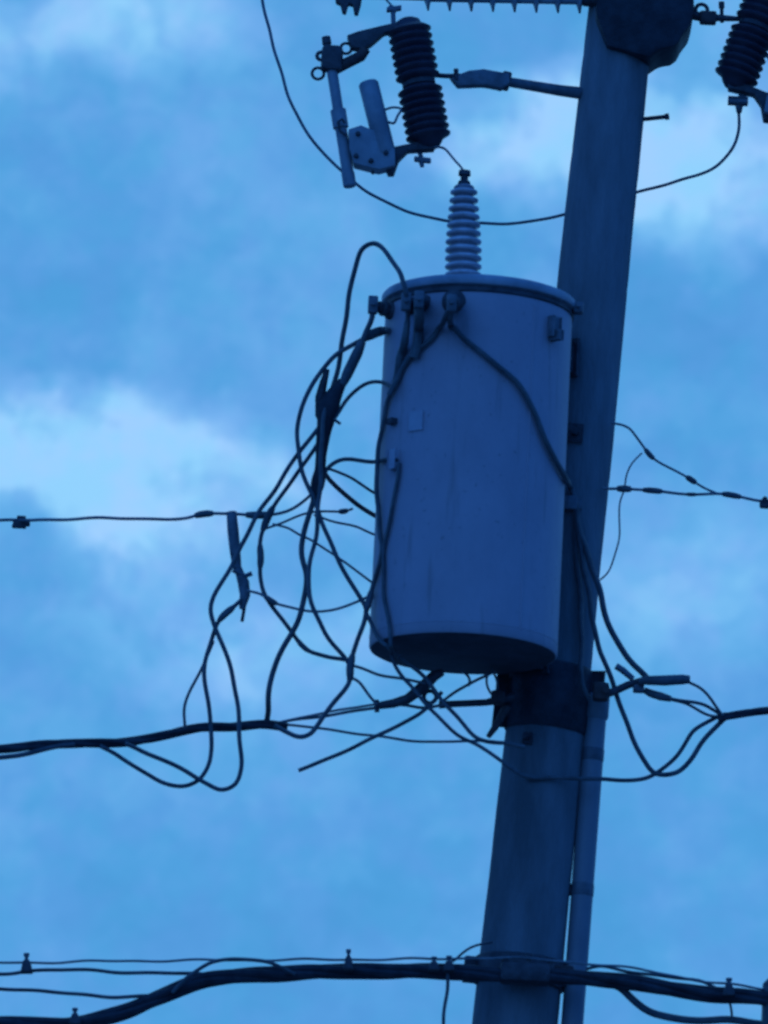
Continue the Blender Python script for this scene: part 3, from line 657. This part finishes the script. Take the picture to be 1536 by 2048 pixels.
# --- junction under the tank
cable('messenger wire from the left bundle up to the wedge grip under the tank', 6.5, [(530, 1452, -.25), (640, 1432), (753, 1416), (800, 1411), (851, 1414), (887, 1409)], -.3, True, 'thin_wire', 'wire', 'wire')
cable('slim second wire just above the messenger near the left bundle', 5, [(560, 1446), (650, 1424), (757, 1408)], -.31, True, 'thin_wire', 'wire', 'wire')
b = MB(); b.tube([P(q[0], q[1], -.34) for q in ((752, 1412), (786, 1407), (815, 1398), (846, 1374), (868, 1352), (886, 1344))], [S() * 7, S() * 9, S() * 10, S() * 12, S() * 11, S() * 7], 12)
wg = tag(b.build('wedge_grip', 'darksteel'), 'dark bent wedge grip on the messenger directly under the tank base', 'clamp')
b = MB(); b.lathe(P(753, 1400, -.34), P(754, 1424, -.34), [(0, S() * 5), (1, S() * 5)], 8); b.build('bolt', 'darksteel', wg)
b = MB(); b.tube([P(q[0], q[1], -.2) for q in ((878, 1410), (905, 1408), (973, 1405), (1006, 1397), (1030, 1392))], [S() * 8, S() * 7, S() * 7, S() * 10, S() * 9], 10)
st = tag(b.build('pole_strut', 'darksteel'), 'dark horizontal strut from the pole band to the wedge grip', 'strut')
b = MB(); b.box(P(996, 1396, -.2), X * S() * 14, Y * .03, Z * S() * 13, .25); b.build('clamp', 'brown', st)
b = MB(); b.ring(P(860, 1394, -.3), Y, S() * 12, S() * 4); b.build('eye', 'brown', st)
b = MB(); b.tube([P(q[0], q[1], -.18) for q in ((1014, 1412), (1003, 1432), (990, 1455), (976, 1474))], [S() * 9, S() * 8, S() * 7, S() * 5], 10)
tag(b.build('brace', 'brown'), 'short rusty brace slanting down left from the pole band', 'brace')
cable('thin wire slanting up from the strut to the tank underside', 6, [(886, 1402), (905, 1388), (934, 1372), (968, 1354), (990, 1342)], -.22, False, 'thin_wire', 'wire', 'wire')
cable('tiny hooked wire just under the middle of the tank base', 5.5, [(922, 1340), (933, 1350), (939, 1362), (937, 1372)], -.25, False, 'thin_wire', 'wire', 'wire')
cable('thin looped wire close against the pole under the tank base', 5, [(985, 1338), (974, 1356), (980, 1380), (992, 1392), (994, 1366), (985, 1340)], -.2, False, 'thin_wire', 'wire', 'wire')
cable('stiff stick-like cable end jutting down left below the left bundle', 8, [(597, 1541), (640, 1524), (700, 1499), (747, 1474), (800, 1449), (841, 1427), (866, 1404), (884, 1384)], -.36, wob=.5)
cable('thin wire sagging beneath the stick-like cable towards the pole', 5.5, [(540, 1451), (595, 1452), (640, 1456), (723, 1468), (800, 1480), (870, 1483), (930, 1481), (975, 1484), (1040, 1492)], -.24, True, 'thin_wire', 'wire', 'wire')
cable('thin wire from the splice right along the tank base', 6, [(702, 1330), (728, 1338), (762, 1351), (804, 1359), (850, 1366)], -.36, True, 'thin_wire', 'wire', 'wire')
cable('thin wire dropping from the splice to the wedge grip bolt', 6, [(702, 1355), (716, 1362), (730, 1381), (754, 1409)], -.36, True, 'thin_wire', 'wire', 'wire')

# --- left and right aerial bundles
bundle('twisted black cable bundle crossing left of the pole below the transformer', 20,
       [(-9000, 1700, 2), (-2500, 1590, .2), (-500, 1528, -.25), (0, 1498), (100, 1488), (200, 1487), (300, 1477), (375, 1460), (450, 1453), (540, 1450), (575, 1454)], 3, .55, -.32)
cable('slim cable splitting off under the left bundle at the left edge', 10, [(-2500, 1640, .2), (-500, 1552, -.25), (-60, 1522), (20, 1513), (90, 1497), (150, 1489)], -.33)
bundle('twisted black cable bundle leaving for the right picture edge', 17,
       [(1436, 1437), (1462, 1431), (1500, 1424), (1536, 1421), (2200, 1440, -.1), (5000, 1520, .5), (10000, 1500, 2)], 3, .55, -.16)
ins = thing('sleeve_connector', 'thick black sleeve pointing right from the pole band, upper of two', 'connector', P(1330, 1360, -.18))
b = MB(); b.tube([P(q[0], q[1], -.18) for q in ((1276, 1363), (1290, 1361), (1330, 1361), (1366, 1359), (1380, 1359))], [S() * 6, S() * 9, S() * 10.5, S() * 10, S() * 8], 14); b.build('body', 'rubber', ins)
b = MB(); b.tube([P(q[0], q[1], -.16) for q in ((1196, 1392), (1228, 1383), (1256, 1370), (1284, 1361))], [S() * 11, S() * 8, S() * 8, S() * 7], 10); b.build('stem', 'darksteel', ins)
ins2 = thing('sleeve_connector', 'slimmer grey sleeve below the thick black one, sloping down right', 'connector', P(1320, 1392, -.15))
b = MB(); b.tube([P(q[0], q[1], -.15) for q in ((1288, 1380), (1302, 1387), (1322, 1393), (1342, 1398))], [S() * 6, S() * 8, S() * 8.5, S() * 6], 12); b.build('body', 'rubber', ins2)
b = MB(); b.box(P(1277, 1377, -.15), X * S() * 11, Y * .02, Z * S() * 8, .25); b.build('link', 'steel', ins2)
b = MB(); b.tube([P(q[0], q[1], -.15) for q in ((1232, 1332), (1246, 1341), (1266, 1358))], [S() * 7, S() * 7, S() * 6], 10)
tag(b.build('cable_stub', 'steel'), 'small grey cut cable stub above the right sleeve connectors', 'cable')
b = MB(); b.box(P(1202, 1384, -.15), X * S() * 16, Y * .03, Z * S() * 18, .25); b.lathe(P(1212, 1378, -.2), P(1212, 1378, -.1), [(0, S() * 8), (1, S() * 8)], 8)
tag(b.build('pole_clamp', 'brown'), 'rusty clamp at the right side of the pole holding the sleeves', 'clamp')
cable('short lead from the thick black sleeve curving down to the right bundle', 6, [(1372, 1362), (1400, 1376), (1420, 1394), (1434, 1416), (1446, 1432)], -.17)
cable('short lead from the slim sleeve to the right bundle, upper strand', 7, [(1336, 1396), (1372, 1403), (1410, 1412), (1440, 1428)], -.16)
cable('short lead from the slim sleeve to the right bundle, lower strand', 6, [(1340, 1399), (1376, 1409), (1406, 1424), (1424, 1431), (1446, 1434)], -.155)

# --- thin lines right of the pole
cable('upper of two thin span wires right of the pole, with sleeves, slanting down right', 5,
      [(1222, 846, -.1), (1240, 849), (1257, 856), (1276, 880), (1300, 909), (1340, 936), (1382, 960), (1412, 978), (1432, 986)], -.1, True, 'span_wire', 'wire', 'wire', ((1290, 902, 1308, 914, 11), (1372, 952, 1392, 967, 12)))
cable('knotted lower span wire running from the pole to the right edge', 6,
      [(1205, 977, -.1), (1240, 979), (1300, 981), (1350, 986), (1400, 987), (1440, 989), (1480, 995), (1536, 1004), (2500, 1060, 0), (9000, 1200, 2)], -.1, True, 'span_wire', 'wire', 'wire', ((1232, 979, 1262, 980, 14), (1284, 980, 1326, 983, 12), (1370, 986, 1395, 987, 8), (1442, 990, 1480, 995, 12)), wob=1.6)
b = MB(); b.box(P(1530, 1008, -.1), X * S() * 11, Y * .014, Z * S() * 9, .3); b.lathe(P(1530, 998, -.12), P(1530, 998, -.08), [(0, S() * 6), (1, S() * 6)], 6)
tag(b.build('wire_clamp', 'darksteel'), 'small dark clamp on the knotted span wire at the right edge', 'clamp')
cable('hair-thin wire looping between the two span wires and down to the pole', 3.6, [(1284, 906), (1262, 930), (1250, 955), (1247, 978), (1240, 1000), (1240, 1040), (1239, 1080), (1230, 1115), (1215, 1145), (1200, 1160, -.09)], -.1, True, 'thin_wire', 'wire', 'wire')

# --- low telecom lines
bundle('thickest black cable bundle sweeping across the bottom of the picture', 33,
       [(-9000, 2300, 2), (-2500, 2110, .3), (-400, 2060, -.15), (0, 2049), (110, 2050), (180, 2043), (250, 2024), (310, 1998), (370, 1972), (440, 1956), (540, 1948), (680, 1943), (800, 1942), (900, 1944), (1000, 1948), (1100, 1952), (1200, 1958), (1300, 1971), (1400, 1986), (1480, 1993), (1560, 1998), (2300, 2030, -.1), (8000, 2200, 2)], 4, 1.1, -.22, k=.52)
cable('taut thin messenger wire above the thick bottom bundle, passing the pole', 5,
      [(-9000, 2010, 2), (-1500, 1945, .1), (0, 1926), (250, 1922), (500, 1920), (700, 1919), (860, 1918), (960, 1916), (1080, 1919), (1190, 1929), (1300, 1942), (1400, 1962), (1500, 1974), (1800, 2010, 0), (8000, 2120, 2)], -.24, True, 'messenger_wire', 'wire', 'wire')
cable('cable strung below the messenger at lower left, meeting the thick bundle', 7.5, [(-9000, 2090, 2), (-1500, 1985, .1), (0, 1948), (60, 1941), (130, 1940), (250, 1944), (350, 1947), (420, 1950), (470, 1952)], -.23)
cable('lowest slack cable at lower left, running into the thick bundle', 7.5, [(-9000, 2060, 2), (-1500, 1950, .1), (-200, 1965), (0, 1976), (60, 1982), (160, 1988), (220, 1993), (290, 1994), (330, 1990)], -.23)
cable('small looped cable humping over the thick bundle left of its middle', 7.5, [(345, 1985, -.25), (372, 1956), (398, 1941), (430, 1924), (465, 1916), (505, 1919), (540, 1926), (562, 1936), (590, 1948, -.25)], -.27)
cable('thin cable hanging straight down from the thick bundle beside the pole', 7, [(895, 1946, -.26), (895, 1975), (892, 2005), (888, 2050), (884, 2200), (880, 2600)], -.25)
cable('thin curl of wire from the thick bundle up to the pole edge', 5, [(880, 1932), (905, 1923), (922, 1910), (942, 1896), (960, 1889), (985, 1884)], -.16)
cable('drooping cable under the thick bundle at lower right', 15, [(1185, 1960), (1236, 1976), (1262, 1996), (1300, 2022), (1350, 2036), (1410, 2042), (1470, 2041), (1536, 2048), (2200, 2090, 0), (8000, 2260, 2)], -.19)
cable('slim spare cable just above the thick bundle right of the pole', 6.5, [(1172, 1938), (1200, 1934), (1260, 1943), (1330, 1952), (1402, 1964), (1430, 1975)], -.2)
cable('short thin tie linking the thick bundle to the drooping cable', 5, [(1456, 1992), (1462, 2015), (1464, 2042)], -.21, name='cable_tie')
bk = thing('lashing_clamp', 'dark clutter of clamps lashing the thick bundle to the pole front', 'clamp', P(1050, 1945, -.2))
b = MB(); b.box(P(1050, 1948, -.2), X * S() * 50, Y * .05, Z * S() * 19, .25); b.build('saddle', 'darksteel', bk)
for u, v in ((1010, 1922), (1058, 1918), (1102, 1926)):
    b = MB(); b.lathe(P(u, v - 10, -.23), P(u, v + 26, -.23), [(0, S() * 7), (.25, S() * 7), (.25, S() * 5), (1, S() * 5)], 8); b.build('bolt', 'darksteel', bk)
b = MB(); b.box(P(1128, 1948, -.19), X * S() * 20, Y * .03, Z * S() * 15, .25); b.build('plate', 'brown', bk)
# hangers
def hanger(u, v, hh, label, d=-.235, wd=13):
    o = thing('cable_hanger', label, 'cable hanger', P(u, v, d), 'hangers gripping the bottom cables')
    b = MB(); b.plate([(u - wd * .45, v - hh * .45), (u + wd * .4, v - hh * .45), (u + wd * .75, v), (u + wd * .95, v + hh * .5), (u - wd * .95, v + hh * .5), (u - wd * .75, v)], d - .03, .05, .004); b.build('jaw', 'darksteel', o)
    b = MB(); b.lathe(P(u, v - hh * .9, d), P(u, v - hh * .3, d), [(0, S() * wd * .45), (.4, S() * wd * .45), (.4, S() * wd * .28), (1, S() * wd * .28)], 8); b.build('bolt', 'steel', o)
hanger(53, 1930, 26, 'small hanger clipped on the messenger and cable near the left edge')
hanger(150, 2036, 22, 'small hanger on the thick bundle at the bottom left corner', -.25)
hanger(697, 1924, 28, 'small hanger standing on the thick bundle midway between left edge and pole', -.26, 11)
hanger(868, 1930, 18, 'left one of two low hangers on the thick bundle next to the pole', -.26)
hanger(898, 1930, 20, 'right one of two low hangers on the thick bundle next to the pole', -.26)
hanger(1458, 1978, 24, 'broad hanger on the thick bundle near the lower right edge', -.24, 14)
sp = thing('splice_enclosure', 'dark upright splice case cut off by the lower right picture edge', 'splice case', P(1560, 2060, -.2))
b = MB(); b.lathe(P(1556, 1958, -.2), P(1552, 2140, -.2), [(0, S() * 20), (.06, S() * 30), (.5, S() * 31), (.52, S() * 34), (.58, S() * 34), (.6, S() * 31), (.96, S() * 30), (1, S() * 22)], 28); b.build('case', 'rubber', sp)
b = MB(); b.box(P(1553, 1985, -.2), X * S() * 10, Y * .055, Z * S() * 18, .2); b.build('hanger', 'darksteel', sp)

for o in bpy.data.objects:
    if '_o' in o: del o['_o']
